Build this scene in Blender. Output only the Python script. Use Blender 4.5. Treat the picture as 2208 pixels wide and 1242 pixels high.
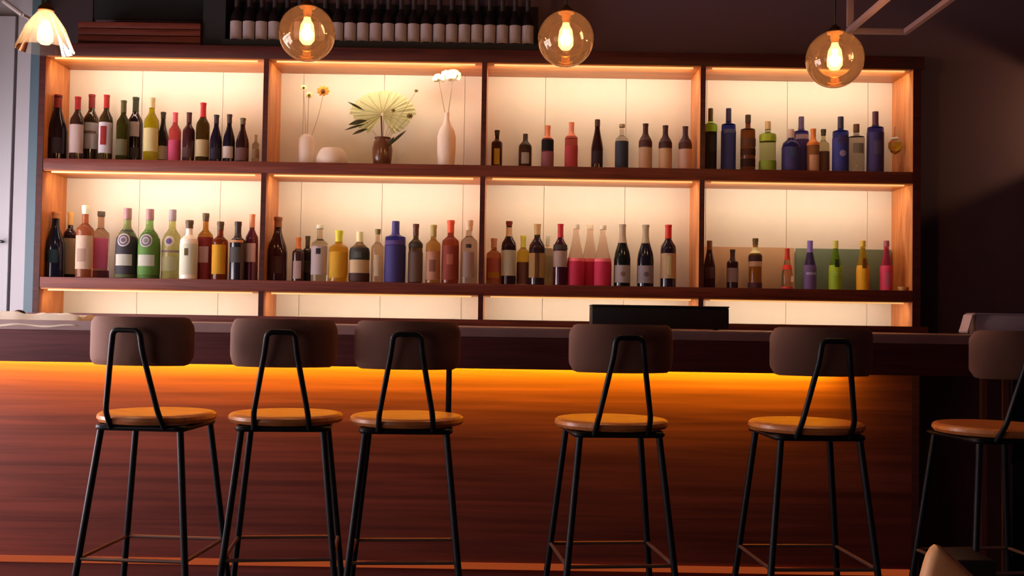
import bpy, bmesh, math, random
from mathutils import Vector, Matrix
random.seed(7)
PI = math.pi
scn = bpy.context.scene
for o in list(bpy.data.objects): bpy.data.objects.remove(o)
C = scn.collection

# ------------------------------------------------------------------ camera
FPX = 2233.0; PITCH = math.radians(1.77); ROLL = math.radians(0.92); CAMZ = 1.12
fw = Vector((0, math.cos(PITCH), math.sin(PITCH)))
r0 = Vector((1, 0, 0)); u0 = Vector((0, -math.sin(PITCH), math.cos(PITCH)))
rt = r0 * math.cos(ROLL) + u0 * math.sin(ROLL)
up = -r0 * math.sin(ROLL) + u0 * math.cos(ROLL)
cd = bpy.data.cameras.new('camera'); cam = bpy.data.objects.new('camera', cd); C.objects.link(cam)
cd.sensor_width = 36; cd.lens = 36 * FPX / 2208; cd.clip_start = 0.05
cam.matrix_world = Matrix(((rt.x, up.x, -fw.x, 0), (rt.y, up.y, -fw.y, 0), (rt.z, up.z, -fw.z, CAMZ), (0, 0, 0, 1)))
scn.camera = cam

def P(px, py, Y):
    d = fw + rt * ((px - 1104) / FPX) + up * ((621 - py) / FPX)
    s = Y / d.y
    return Vector((d.x * s, Y, CAMZ + d.z * s))
def PX(px, Y, py=500): return P(px, py, Y).x
def PZ(px, py, Y): return P(px, py, Y).z

# ------------------------------------------------------------------ world, exposure, large lights
w = bpy.data.worlds.new('world'); scn.world = w; w.use_nodes = True
w.node_tree.nodes['Background'].inputs[0].default_value = (0.30, 0.22, 0.24, 1)
w.node_tree.nodes['Background'].inputs[1].default_value = 0.05
vs = scn.view_settings; vs.view_transform = 'Standard'; vs.look = 'None'; vs.gamma = 1; vs.use_curve_mapping = False
vs.exposure = 0.0
WINDOW_STRENGTH = 15.0
FILL_WINDOW_STRENGTH = 2.0
BAY_LED = 1.9
BAR_LED = 33.0
BULB_W = 9.0

# ------------------------------------------------------------------ colour and material helpers
def lin(c):
    return tuple((v / 255 / 12.92 if v / 255 <= 0.04045 else ((v / 255 + 0.055) / 1.055) ** 2.4) for v in c) + (1,)
MATS = {}
def mat(name, col=(128, 128, 128), rough=0.5, metal=0.0, trans=0.0, ior=1.45, emit=None, estr=0, bump=0, nscale=40, var=0.0, spec=0.5, linear=None):
    if name in MATS: return MATS[name]
    m = bpy.data.materials.new(name); m.use_nodes = True; nt = m.node_tree
    b = nt.nodes['Principled BSDF']; base = linear or lin(col)
    b.inputs['Base Color'].default_value = base
    b.inputs['Roughness'].default_value = rough; b.inputs['Metallic'].default_value = metal
    b.inputs['Transmission Weight'].default_value = trans; b.inputs['IOR'].default_value = ior
    b.inputs['Specular IOR Level'].default_value = spec
    if emit: b.inputs['Emission Color'].default_value = lin(emit); b.inputs['Emission Strength'].default_value = estr
    tc = nt.nodes.new('ShaderNodeTexCoord'); nz = nt.nodes.new('ShaderNodeTexNoise'); nz.inputs['Scale'].default_value = nscale
    nz.inputs['Detail'].default_value = 4
    nt.links.new(tc.outputs['Object'], nz.inputs['Vector'])
    if var:
        mx = nt.nodes.new('ShaderNodeMix'); mx.data_type = 'RGBA'
        mx.inputs['A'].default_value = tuple(v * (1 - var) for v in base[:3]) + (1,)
        mx.inputs['B'].default_value = tuple(min(1, v * (1 + var)) for v in base[:3]) + (1,)
        nt.links.new(nz.outputs['Fac'], mx.inputs['Factor']); nt.links.new(mx.outputs['Result'], b.inputs['Base Color'])
    if bump:
        bp = nt.nodes.new('ShaderNodeBump'); bp.inputs['Strength'].default_value = bump; bp.inputs['Distance'].default_value = 0.002
        nt.links.new(nz.outputs['Fac'], bp.inputs['Height']); nt.links.new(bp.outputs['Normal'], b.inputs['Normal'])
    MATS[name] = m
    return m
def wood(name, c1, c2, rough=0.4, scale=(1.2, 9, 22), axis_note=None, bump=0.15, spec=0.5, dist=1.3):
    if name in MATS: return MATS[name]
    m = bpy.data.materials.new(name); m.use_nodes = True; nt = m.node_tree; b = nt.nodes['Principled BSDF']
    tc = nt.nodes.new('ShaderNodeTexCoord'); mp = nt.nodes.new('ShaderNodeMapping'); mp.inputs['Scale'].default_value = scale
    nz = nt.nodes.new('ShaderNodeTexNoise'); nz.inputs['Scale'].default_value = 2.2; nz.inputs['Detail'].default_value = 8; nz.inputs['Distortion'].default_value = dist
    cr = nt.nodes.new('ShaderNodeValToRGB'); cr.color_ramp.elements[0].position = 0.32; cr.color_ramp.elements[1].position = 0.68
    cr.color_ramp.elements[0].color = lin(c1); cr.color_ramp.elements[1].color = lin(c2)
    nt.links.new(tc.outputs['Object'], mp.inputs['Vector']); nt.links.new(mp.outputs['Vector'], nz.inputs['Vector'])
    nt.links.new(nz.outputs['Fac'], cr.inputs['Fac']); nt.links.new(cr.outputs['Color'], b.inputs['Base Color'])
    bp = nt.nodes.new('ShaderNodeBump'); bp.inputs['Strength'].default_value = bump; bp.inputs['Distance'].default_value = 0.002
    nt.links.new(nz.outputs['Fac'], bp.inputs['Height']); nt.links.new(bp.outputs['Normal'], b.inputs['Normal'])
    b.inputs['Roughness'].default_value = rough; b.inputs['Specular IOR Level'].default_value = spec
    MATS[name] = m
    return m

# ------------------------------------------------------------------ mesh helpers
def box(bm, x0, x1, y0, y1, z0, z1, bev=0.0, seg=2):
    g = bmesh.new(); bmesh.ops.create_cube(g, size=1)
    for v in g.verts: v.co = Vector(((x0 + x1) / 2 + v.co.x * (x1 - x0), (y0 + y1) / 2 + v.co.y * (y1 - y0), (z0 + z1) / 2 + v.co.z * (z1 - z0)))
    if bev: bmesh.ops.bevel(g, geom=list(g.edges), offset=bev, segments=seg, affect='EDGES', profile=0.5)
    me = bpy.data.meshes.new('t'); g.to_mesh(me); g.free(); bm.from_mesh(me); bpy.data.meshes.remove(me)
def lathe(bm, prof, n=28, cx=0, cy=0, sy=1.0):
    rings = []
    for r, z in prof:
        if r < 1e-6: rings.append([bm.verts.new((cx, cy, z))])
        else: rings.append([bm.verts.new((cx + r * math.cos(2 * PI * k / n), cy + sy * r * math.sin(2 * PI * k / n), z)) for k in range(n)])
    for a, b in zip(rings, rings[1:]):
        for k in range(n):
            k2 = (k + 1) % n
            if len(a) == 1 and len(b) > 1: bm.faces.new((a[0], b[k2], b[k]))
            elif len(b) == 1 and len(a) > 1: bm.faces.new((a[k], a[k2], b[0]))
            elif len(a) > 1: bm.faces.new((a[k], a[k2], b[k2], b[k]))
def tube(bm, pts, r, n=10, r_end=None):
    pts = [Vector(p) for p in pts]; rings = []
    nrm = None
    for i, p in enumerate(pts):
        if i == 0: t = pts[1] - p
        elif i == len(pts) - 1: t = p - pts[i - 1]
        else: t = (pts[i + 1] - p).normalized() + (p - pts[i - 1]).normalized()
        t.normalize()
        if nrm is None: nrm = t.orthogonal().normalized()
        nrm = (nrm - t * nrm.dot(t)).normalized()
        b = t.cross(nrm); rr = r if r_end is None else r + (r_end - r) * i / (len(pts) - 1)
        rings.append([bm.verts.new(p + (nrm * math.cos(2 * PI * k / n) + b * math.sin(2 * PI * k / n)) * rr) for k in range(n)])
    for a, b in zip(rings, rings[1:]):
        for k in range(n): bm.faces.new((a[k], a[(k + 1) % n], b[(k + 1) % n], b[k]))
    bm.faces.new(rings[0][::-1]); bm.faces.new(rings[-1])
def ball(bm, c, r, sx=1, sy=1, sz=1, n=16):
    bmesh.ops.create_uvsphere(bm, u_segments=n, v_segments=max(6, n // 2), radius=r,
                              matrix=Matrix.Translation(c) @ Matrix.Diagonal((sx, sy, sz, 1)))
def round_path(pts, rad, seg=6):
    pts = [Vector(p) for p in pts]; out = [pts[0]]
    for a, b, c in zip(pts, pts[1:], pts[2:]):
        d1 = (a - b); d2 = (c - b); q = min(rad, d1.length * .45, d2.length * .45)
        s = b + d1.normalized() * q; e = b + d2.normalized() * q
        for i in range(seg + 1):
            t = i / seg; out.append(s * (1 - t) ** 2 + b * 2 * t * (1 - t) + e * t * t)
    out.append(pts[-1]); return out
def obj(name, bm, m, parent=None, smooth=True, loc=None):
    bmesh.ops.recalc_face_normals(bm, faces=list(bm.faces))
    me = bpy.data.meshes.new(name); bm.to_mesh(me); bm.free()
    o = bpy.data.objects.new(name, me); C.objects.link(o)
    if m is not None: me.materials.append(m)
    if smooth:
        for p in me.polygons: p.use_smooth = True
        try: me.set_sharp_from_angle(angle=math.radians(38))
        except Exception: pass
    if parent is not None: o.parent = parent
    if loc is not None: o.location = loc
    return o
def tag(o, label=None, cat=None, group=None, kind=None):
    if label: o['label'] = label
    if cat: o['category'] = cat
    if group: o['group'] = group
    if kind: o['kind'] = kind
    return o
def thing(name, label, cat, loc=(0, 0, 0), rz=0, group=None):
    o = bpy.data.objects.new(name, None); C.objects.link(o); o.location = loc; o.rotation_euler = (0, 0, rz)
    o.empty_display_size = 0.05
    return tag(o, label, cat, group)
def struct(name, bm, m, label=None):
    o = obj(name, bm, m, smooth=False); o['kind'] = 'structure'
    if label: o['label'] = label
    return o
def B(*a, **k):
    bm = bmesh.new(); box(bm, *a, **k); return bm
def dup(root, loc, rz, label, group=None):
    r = root.copy(); C.objects.link(r); r.location = loc; r.rotation_euler = (0, 0, rz); r['label'] = label
    if group: r['group'] = group
    for ch in list(root.children):
        c = ch.copy(); C.objects.link(c); c.parent = r
        for g in list(ch.children):
            d = g.copy(); C.objects.link(d); d.parent = c
    return r
def area(name, loc, sx, sy, direction, power, col, parent=None):
    l = bpy.data.lights.new(name, 'AREA'); l.shape = 'RECTANGLE'; l.size = sx; l.size_y = sy; l.energy = power; l.color = col
    o = bpy.data.objects.new(name, l); C.objects.link(o); o.location = loc
    o.rotation_euler = Vector(direction).to_track_quat('-Z', 'Y').to_euler()
    if parent is not None: o.parent = parent
    return o

# ------------------------------------------------------------------ the room
YB = 5.70; XL = -3.3; XR = 3.6; YN = -2.6; ZC = 3.3
M_wall = mat('dark plum wall paint', (94, 68, 80), rough=0.8, bump=0.1, nscale=60, var=0.08)
M_pale = mat('pale grey paint', (176, 172, 178), rough=0.55, bump=0.05)
M_teal = mat('blue grey trim paint', (84, 106, 118), rough=0.5)
M_ceil = mat('near black ceiling', (52, 38, 42), rough=0.9)
M_floor = wood('dark floor boards', (26, 18, 16), (46, 32, 26), rough=0.45, scale=(8, 1, 8))
struct('floor', B(XL - .2, XR + .2, YN - .2, YB + .2, -0.1, 0), M_floor)
struct('ceiling', B(XL - .2, XR + .2, YN - .2, YB + .2, ZC, ZC + 0.1), M_ceil)
xs = PX(78, YB)      # where the pale wall piece ends, behind the shelving unit's left side
struct('wall_back', B(xs, XR, YB, YB + 0.12, 0, ZC), M_wall)
struct('wall_back_left', B(XL, xs, YB, YB + 0.12, 0, ZC), M_pale)
struct('wall_right', B(XR, XR + .12, YN, YB + .12, 0, ZC), M_wall)
struct('wall_rear', B(XL, XR, YN - .12, YN, 0, ZC), M_wall)
# left wall with the window opening
wy0, wy1, wz0, wz1 = 2.9, 5.2, 0.30, 2.05
bm = bmesh.new()
vy0, vy1 = -1.9, 1.5
box(bm, XL - .12, XL, YN, vy0, 0, ZC); box(bm, XL - .12, XL, vy1, wy0, 0, ZC); box(bm, XL - .12, XL, vy0, vy1, 0, wz0); box(bm, XL - .12, XL, vy0, vy1, wz1, ZC); box(bm, XL - .12, XL, wy1, YB + .12, 0, ZC)
box(bm, XL - .12, XL, wy0, wy1, 0, wz0); box(bm, XL - .12, XL, wy0, wy1, wz1, ZC)
struct('wall_left', bm, M_pale)
M_frame = mat('window frame metal', (50, 48, 50), rough=0.4, metal=0.5)
M_day = mat('bright daylight behind the panes', (0, 0, 0), emit=(240, 228, 232), estr=WINDOW_STRENGTH)
M_dayfill = mat('added fill light behind the panes', (0, 0, 0), emit=(240, 222, 226), estr=FILL_WINDOW_STRENGTH)
bm = bmesh.new()
for y in (wy0, wy0 + .85, wy0 + 1.72, wy1 - .05): box(bm, XL - .1, XL - .02, y, y + .05, wz0, wz1)
for z in (wz0, wz0 + 1.3, wz1 - .05): box(bm, XL - .1, XL - .02, wy0, wy1, z, z + .05)
win = struct('window_1', bm, M_frame)
obj('window_pane', B(XL - .09, XL - .08, wy0 + .02, wy1 - .02, wz0 + .02, wz1 - .02), M_day, win, smooth=False)
bm = bmesh.new()
for y in (vy0, vy0 + 1.1, vy0 + 2.24, vy1 - .05): box(bm, XL - .1, XL - .02, y, y + .05, wz0, wz1)
for z in (wz0, wz0 + 1.3, wz1 - .05): box(bm, XL - .1, XL - .02, vy0, vy1, z, z + .05)
win = struct('fill_window', bm, M_frame)  # unseen window added as fill light from the camera side
obj('window_pane', B(XL - .09, XL - .08, vy0 + .02, vy1 - .02, wz0 + .02, wz1 - .02), M_dayfill, win, smooth=False)
# the pale door and its trim on the back wall's left end
dx1 = PX(27, YB - .03)
M_door = mat('pale door paint', (172, 170, 176), rough=0.45)
d = struct('door_1', B(XL + .02, dx1 - .012, YB - 0.045, YB - .003, 0.0, 2.75, bev=.003), M_door)
hx, hz = P(3, 521, YB - .06).x, P(3, 521, YB - .06).z
bm = bmesh.new(); tube(bm, [(hx - .09, YB - .075, hz), (hx + .012, YB - .075, hz)], .008); tube(bm, [(hx - .0, YB - .046, hz), (hx - .0, YB - .075, hz)], .007)
tag(obj('door_handle', bm, mat('dark handle metal', (60, 60, 66), rough=.3, metal=1), d), 'small dark handle')
struct('trim_1', B(dx1, PX(62, YB - .02), YB - 0.035, YB - .001, 0, ZC), M_pale)
struct('trim_2', B(PX(62, YB - .02) + .001, PX(62, YB - .02) + .05, YB - 0.06, YB - .001, 0, ZC), M_teal)

# ------------------------------------------------------------------ the lit shelving unit behind the bar
D = 5.36; DB = 5.665
ZTOP, ZT0 = 2.527, 2.455
ZS1, ZS1b = 1.922, 1.857
ZS2, ZS2b = 1.305, 1.243
ZB0, ZB1 = 1.085, 1.119
XC = [PX(84, D), PX(566, D), PX(1039, D), PX(1513, D), PX(1972, D)]
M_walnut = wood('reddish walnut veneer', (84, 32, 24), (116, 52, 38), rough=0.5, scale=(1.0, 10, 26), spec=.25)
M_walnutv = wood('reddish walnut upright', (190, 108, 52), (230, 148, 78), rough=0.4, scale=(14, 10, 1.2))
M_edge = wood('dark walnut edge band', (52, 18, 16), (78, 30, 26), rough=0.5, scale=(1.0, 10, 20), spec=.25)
M_back = mat('cream back board', (226, 214, 196), rough=0.7, bump=0.05, nscale=15, var=0.03)
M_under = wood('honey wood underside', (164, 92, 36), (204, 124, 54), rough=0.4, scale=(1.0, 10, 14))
cab = thing('shelving_unit', 'long reddish wood back bar shelving unit with eight lit cream backed bays', 'shelving unit', (0, 0, 0))
t = 0.013
bm = B(XC[0] - .022, XC[-1] + .05, D, DB + .02, ZT0 + .006, ZTOP, bev=.002); obj('top_board', bm, M_edge, cab)
for a, b, nm in ((ZS1b, ZS1, 'shelf'), (ZS2b, ZS2, 'shelf')):
    obj(nm, B(XC[0] + .01, XC[-1] - .01, D, DB, a + .006, b, bev=.002), M_walnut, cab)
obj('base_board', B(XC[0] - .02, XC[-1] + .05, D - .06, DB, ZB0, ZB1, bev=.002), M_walnut, cab)
for i, z in enumerate((ZT0, ZS1b, ZS2b)):
    for k in range(4): obj('bay_soffit', B(XC[k] + t + .001, XC[k + 1] - t - .001, D + .004, DB - .012, z, z + .0058), M_under, cab, smooth=False)
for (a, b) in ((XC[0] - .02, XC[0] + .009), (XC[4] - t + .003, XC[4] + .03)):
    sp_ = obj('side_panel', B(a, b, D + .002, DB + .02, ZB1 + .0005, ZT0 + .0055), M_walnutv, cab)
    obj('edge_band', B(a, b, D - .002, D + .0019, ZB1 + .0005, ZT0 + .0055), M_edge, sp_)
    ow = (a - .0012, a - .0001) if a < 0 else (b + .0001, b + .0012)
    obj('outer_face', B(ow[0], ow[1], D - .002, DB + .02, ZB1 + .0005, ZT0 + .0055), M_edge, sp_)
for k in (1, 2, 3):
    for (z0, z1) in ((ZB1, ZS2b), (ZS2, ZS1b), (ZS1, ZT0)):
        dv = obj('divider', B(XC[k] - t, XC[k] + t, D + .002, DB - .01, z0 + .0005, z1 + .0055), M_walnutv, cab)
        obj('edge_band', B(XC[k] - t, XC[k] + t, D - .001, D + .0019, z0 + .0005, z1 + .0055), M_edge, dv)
bm = bmesh.new(); x = PX(300, 5.66) - .443 * 2
while x < XC[4]:
    a, b = max(x, XC[0] + .01), min(x + .443 - .0025, XC[4] - .011)
    if b > a: box(bm, a, b, DB - .01, DB, ZB1 + .001, ZT0)
    x += .443
box(bm, XC[0] + .01, XC[4] - .011, DB + .001, DB + .012, ZB1 + .001, ZT0)
obj('back_panel', bm, M_back, cab, smooth=False)
M_strip = mat('warm LED tape', (255, 220, 170), emit=(255, 190, 110), estr=.8)
for z, pw in ((ZT0, 1.18), (ZS1b, 1.1), (ZS2b, .95)):
    for k in range(4):
        x0, x1 = XC[k] + .05, XC[k + 1] - .05; xc = (x0 + x1) / 2
        s = obj('led_strip', B(x0, x1, D + .012, D + .022, z - .008, z - .0005), M_strip, cab, smooth=False)
        area('led_light', (xc, D + .034, z - .034), x1 - x0, .018, (0, .95, -.30), BAY_LED * pw, (1, .84, .65), cab)

# dark base cabinets below the shelves
M_dark = mat('very dark brown lacquer', (108, 58, 58), rough=0.5)
bc = thing('base_cabinet', 'dark base cabinets standing under the lit shelving unit', 'cabinet', (0, 0, 0))
obj('body', B(XC[0] - .015, XC[-1] + .045, D - .03, DB, .08, ZB0 - .0005), M_dark, bc, smooth=False)
obj('plinth', B(XC[0], XC[-1], D + .02, DB, 0, .08), M_dark, bc, smooth=False)
for k in range(8):
    xa = XC[0] + (XC[-1] - XC[0]) * k / 8; xb = XC[0] + (XC[-1] - XC[0]) * (k + 1) / 8
    dr = obj('door', B(xa + .004, xb - .004, D - .05, D - .0305, .1, ZB0 - .02, bev=.002), M_dark, bc)
    bm = bmesh.new(); tube(bm, [(xb - .04, D - .065, .82), (xb - .04, D - .065, .98)], .005)
    obj('handle', bm, M_frame, dr)

# ------------------------------------------------------------------ bar counter
YP = 4.27; YE = 4.02                          # front panel plane, counter's near edge
xbl, xbr = XL + .04, PX(2330, YE)
ZBT = P(400, 695, YE).z; ZBS = P(400, 716.5, YE).z; ZBA = P(400, 785, YE).z
M_top = mat('dark mauve counter top', (160, 128, 126), rough=0.4, bump=0.05, nscale=8, var=0.25)
M_apron = wood('near black brown counter edge', (80, 36, 38), (98, 48, 50), spec=.2, rough=0.6, scale=(1, 10, 20))
M_panel = wood('mahogany bar front', (96, 36, 28), (136, 58, 46), rough=0.42, scale=(.45, 8, 15), bump=.06, dist=.5)
bar = thing('bar_counter', 'long mahogany bar counter with an orange glow under its thick dark edge', 'bar counter', (0, 0, 0))
obj('countertop', B(xbl, xbr, YE, YE + .62, ZBS, ZBT, bev=.006), M_top, bar)
obj('apron', B(xbl, xbr, YE + .004, YE + .028, ZBA, ZBS - .0005, bev=.002), M_apron, bar)
xpe = PX(1966, YP, 1000)
obj('front_panel', B(xbl, xpe, YP, YP + .03, .0, ZBS - .0005), M_panel, bar, smooth=False)
obj('rear_panel', B(xbl, xpe, YE + .56, YE + .59, .0, ZBS - .0005), M_dark, bar, smooth=False)
obj('end_panel', B(xpe, xpe + .03, YP, YE + .59, 0, ZBS - .0005), M_apron, bar, smooth=False)
obj('soffit', B(xbl, xbr, YE + .03, YP - .001, ZBS - .02, ZBS - .001), M_apron, bar, smooth=False)
zk0, zk1 = P(100, 1211, YP).z, P(100, 1198, YP).z
M_cop = mat('copper base strip with reflected light glow', (150, 80, 50), rough=.35, metal=.3, emit=(220, 92, 40), estr=.35)  # weak emission stands in for floor light reflected by the strip
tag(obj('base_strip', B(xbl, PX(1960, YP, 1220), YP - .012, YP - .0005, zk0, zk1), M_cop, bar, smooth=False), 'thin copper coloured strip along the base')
xle = PX(1812, YP, 800)
M_amb = mat('amber LED tape', (255, 150, 30), emit=(255, 150, 30), estr=8)
obj('led_strip', B(xbl + .1, xle, YP - .128, YP - .118, ZBA + .010, ZBA + .022), M_amb, bar, smooth=False)
obj('led_profile', B(xbl + .1, xle, YP - .138, YP - .1285, ZBA + .006, ZBS - .0205), M_apron, bar, smooth=False)
area('bar_led_light', ((xbl + xle) / 2 + .05, YP - .112, ZBA + .016), xle - xbl - .1, .014, (0, 1, .05), BAR_LED, (1, .82, .010), bar)
for px in (2120, 2166):
    xp = PX(px, YP + .05, 1000)
    tag(obj('support_post', B(xp - .011, xp + .011, YP + .04, YP + .062, 0, ZBS - .0005), mat('dark red brown post', (104, 52, 44), rough=.5), bar, smooth=False), 'slim reddish brown post')
obj('knee_shelf_panel', B(xpe + .031, xbr, YE + .56, YE + .59, 0, ZBS - .0005), M_dark, bar, smooth=False)

# ------------------------------------------------------------------ bar stools
M_iron = mat('black powder coated steel', (30, 28, 34), rough=0.42, metal=0.3)
M_seat = wood('honey brown seat wood', (206, 116, 60), (238, 152, 86), rough=0.33, scale=(3, 14, 3), bump=.05)
M_fab = mat('taupe upholstery', (142, 94, 76), rough=0.75, bump=0.3, nscale=220, var=0.06)
def make_stool(label):
    s = thing('bar_stool', label, 'bar stool', (0, 0, 0), 0, 'bar stools in front of the counter')
    bm = bmesh.new()
    lathe(bm, [(0, .748), (.17, .748), (.192, .752), (.200, .763), (.198, .774), (.190, .780), (.17, .781), (.12, .777), (0, .775)], 48)
    obj('seat', bm, M_seat, s)
    bm = bmesh.new()
    q = .15; cs = [(-q, -q), (q, -q), (q, q), (-q, q)]
    ring = round_path([(0, -q, .738)] + [(x, y, .738) for x, y in cs[1:]] + [(-q, q, .738), (-q, -q, .738), (0, -q, .738)], .03)
    tube(bm, ring, .0105, 10)
    tube(bm, [(-q, 0, .738), (q, 0, .738)], .008)
    obj('seat_frame', bm, M_iron, s)
    for sx in (-1, 1):
        for sy in (-1, 1):
            bm = bmesh.new(); tube(bm, [(sx * .136, sy * .138, .742), (sx * .212, sy * .215, .004)], .0115, 12)
            lathe(bm, [(0, 0), (.014, 0), (.014, .008), (0, .008)], 12, sx * .212, sy * .215)
            obj('leg', bm, M_iron, s)
    zf = .305; k = (.742 - zf) / .738; fx = .136 + .076 * k; fy = .138 + .077 * k
    bm = bmesh.new()
    pts = [(-fx, -fy, zf), (fx, -fy, zf), (fx, fy, zf), (-fx, fy, zf), (-fx, -fy, zf)]
    for a, b in zip(pts, pts[1:]): tube(bm, [a, b], .0065, 8)
    obj('foot_rail', bm, mat('worn warm steel rail', (150, 116, 104), rough=.35, metal=.6), s)
    # inverted U post that carries the backrest
    bm = bmesh.new()
    pts = [(-.092, -.165, .74), (-.088, -.212, .80), (-.052, -.262, 1.0), (-.044, -.268, 1.068), (.044, -.268, 1.068), (.052, -.262, 1.0), (.088, -.212, .80), (.092, -.165, .74)]
    tube(bm, round_path(pts, .02), .0095, 10)
    obj('back_post', bm, M_iron, s)
    # curved upholstered pad
    bm = bmesh.new(); R = .235; n = 24; th = .028; a0 = math.radians(50); zc, hh = 1.030, .081
    ny = 12; grid = []
    for side in (0, 1):
        g = []
        for i in range(n + 1):
            a = -a0 + 2 * a0 * i / n; col = []
            ex = abs(i / n * 2 - 1); cut = 1 - .34 * max(0, (ex - .84) / .16) ** 2.4
            puff = (1 - ex ** 6) ** .5
            for j in range(ny + 1):
                v = j / ny * 2 - 1
                p2 = max(0, 1 - abs(v) ** 5) ** .5 * (.25 + .75 * puff)
                rr = R - .004 + (th / 2) * p2 * (1 if side else -1)
                col.append(bm.verts.new((rr * math.sin(a), -rr * math.cos(a) * .95, zc + hh * cut * v)))
            g.append(col)
        grid.append(g)
    for side in (0, 1):
        for i in range(n):
            for j in range(ny):
                g = grid[side]; bm.faces.new((g[i][j], g[i + 1][j], g[i + 1][j + 1], g[i][j + 1]))
    for i in range(n):
        for j in (0, ny):
            bm.faces.new((grid[0][i][j], grid[0][i + 1][j], grid[1][i + 1][j], grid[1][i][j]))
    for i in (0, n):
        for j in range(ny):
            bm.faces.new((grid[0][i][j], grid[0][i][j + 1], grid[1][i][j + 1], grid[1][i][j]))
    bmesh.ops.remove_doubles(bm, verts=bm.verts, dist=.0004)
    obj('backrest', bm, M_fab, s)
    return s
SL = ['leftmost bar stool, taupe backrest and round brown seat, nearest the pale door',
      'second bar stool from the left, seat turned slightly, beside the leftmost stool',
      'third bar stool from the left, a thin dark strap hanging behind its seat',
      'fourth bar stool from the left, alone before the long black box on the counter',
      'fifth bar stool from the left, at the end of the orange glow',
      'dark rightmost bar stool, cut by the right edge of the picture']
SP = [(-1.232, 3.635, -4), (-.79, 3.675, 7), (-.362, 3.66, 4.5), (.357, 3.66, 6.5), (1.043, 3.66, 4), (1.70, 3.66, 8)]
st0 = make_stool(SL[0]); st0.location = (SP[0][0], SP[0][1], 0); st0.rotation_euler = (0, 0, math.radians(SP[0][2]))
for lab, (x, y, a) in list(zip(SL, SP))[1:]: dup(st0, (x, y, 0), math.radians(a), lab)

# thin strap hanging from the counter edge behind the third stool
xs_ = PX(968, YE + .05, 840)
bm = bmesh.new(); box(bm, xs_ - .011, xs_ + .011, YE + .036, YE + .046, P(968, 905, YE).z, ZBS - .021, bev=.002)
tag(obj('hanging_strap', bm, M_iron), 'thin dark vertical strap hanging under the counter edge behind third stool', 'strap')

# ------------------------------------------------------------------ things on the counter
zt = ZBT
x0, x1 = PX(1277, 4.30, 680), PX(1572, 4.30, 680)
bx = thing('black_box', 'long low black box lying on the bar counter above fourth stool', 'box', (0, 0, 0))
zb = P(1420, 658.5, 4.3).z
obj('body', B(x0, x1, 4.30, 4.46, zt + .006, zb - .008, bev=.004), mat('matte black plastic', (20, 16, 20), rough=.5), bx)
obj('lid', B(x0 - .001, x1 + .001, 4.299, 4.461, zb - .0075, zb, bev=.002), mat('matte black plastic'), bx)
for ax in (x0 + .04, x1 - .04):
    bm = bmesh.new(); lathe(bm, [(0, zt), (.012, zt), (.012, zt + .0058), (0, zt + .0058)], 12, ax, 4.38); obj('foot', bm, mat('matte black plastic'), bx)
# steel tray at the right end
M_steel = mat('brushed pale steel', (196, 172, 180), rough=.4, metal=.3)
tx0 = PX(2092, 4.12, 700); tx1 = tx0 + .46; tzt = P(2120, 675, 4.12).z
bm = bmesh.new()
prof = [(tx0 - .012, zt + .012), (tx0 - .004, zt + .035), (tx0 + .008, tzt - .008), (tx0 + .022, tzt), (tx1, tzt)]
prev = None
for (xx, zz) in prof:
    ring = [bm.verts.new((xx, 4.12, zz)), bm.verts.new((xx, 4.20, zz)), bm.verts.new((xx + .004, 4.20, zz - .006)), bm.verts.new((xx + .004, 4.12, zz - .006))]
    if prev:
        for k in range(4): bm.faces.new((prev[k], prev[(k + 1) % 4], ring[(k + 1) % 4], ring[k]))
    else: bm.faces.new(ring[::-1])
    prev = ring
bm.faces.new(prev)
tr = thing('steel_warmer', 'pale steel counter appliance with a curled left end, on the bar above rightmost stool', 'appliance', (0, 0, 0))
obj('hood', bm, M_steel, tr)
obj('body', B(tx0 + .03, tx1 - .004, 4.13, 4.195, zt, tzt - .0065, bev=.002), M_steel, tr)
bm = bmesh.new(); tube(bm, [(tx0 + .06, 4.122, zt + .012), (tx1 - .02, 4.122, zt + .012)], .006); obj('rail', bm, M_steel, tr)
# folded cloth at the left end
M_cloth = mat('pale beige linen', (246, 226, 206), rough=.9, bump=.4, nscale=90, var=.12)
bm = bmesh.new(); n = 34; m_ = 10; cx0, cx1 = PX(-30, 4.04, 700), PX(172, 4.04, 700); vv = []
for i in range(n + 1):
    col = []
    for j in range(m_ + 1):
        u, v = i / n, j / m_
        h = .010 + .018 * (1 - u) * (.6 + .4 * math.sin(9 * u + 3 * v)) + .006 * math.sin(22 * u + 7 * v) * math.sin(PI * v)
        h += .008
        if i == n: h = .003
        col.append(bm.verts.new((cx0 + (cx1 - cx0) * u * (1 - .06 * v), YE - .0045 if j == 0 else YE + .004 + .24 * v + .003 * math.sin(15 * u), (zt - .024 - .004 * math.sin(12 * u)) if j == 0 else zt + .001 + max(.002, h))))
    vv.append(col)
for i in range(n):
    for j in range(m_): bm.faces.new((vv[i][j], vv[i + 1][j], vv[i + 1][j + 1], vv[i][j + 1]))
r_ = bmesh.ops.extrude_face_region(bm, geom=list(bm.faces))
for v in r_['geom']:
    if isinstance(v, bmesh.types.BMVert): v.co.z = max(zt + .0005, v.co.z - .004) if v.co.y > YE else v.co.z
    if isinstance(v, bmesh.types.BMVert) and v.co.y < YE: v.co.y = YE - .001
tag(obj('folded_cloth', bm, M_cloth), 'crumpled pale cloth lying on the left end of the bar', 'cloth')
bm = bmesh.new(); ball(bm, (PX(36, 4.4, 678), 4.42, zt + .02), .02, 1.5, 1, .95)
tag(obj('small_object', bm, M_iron), 'small dark rounded object on the bar beside the pale cloth', 'object')

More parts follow.
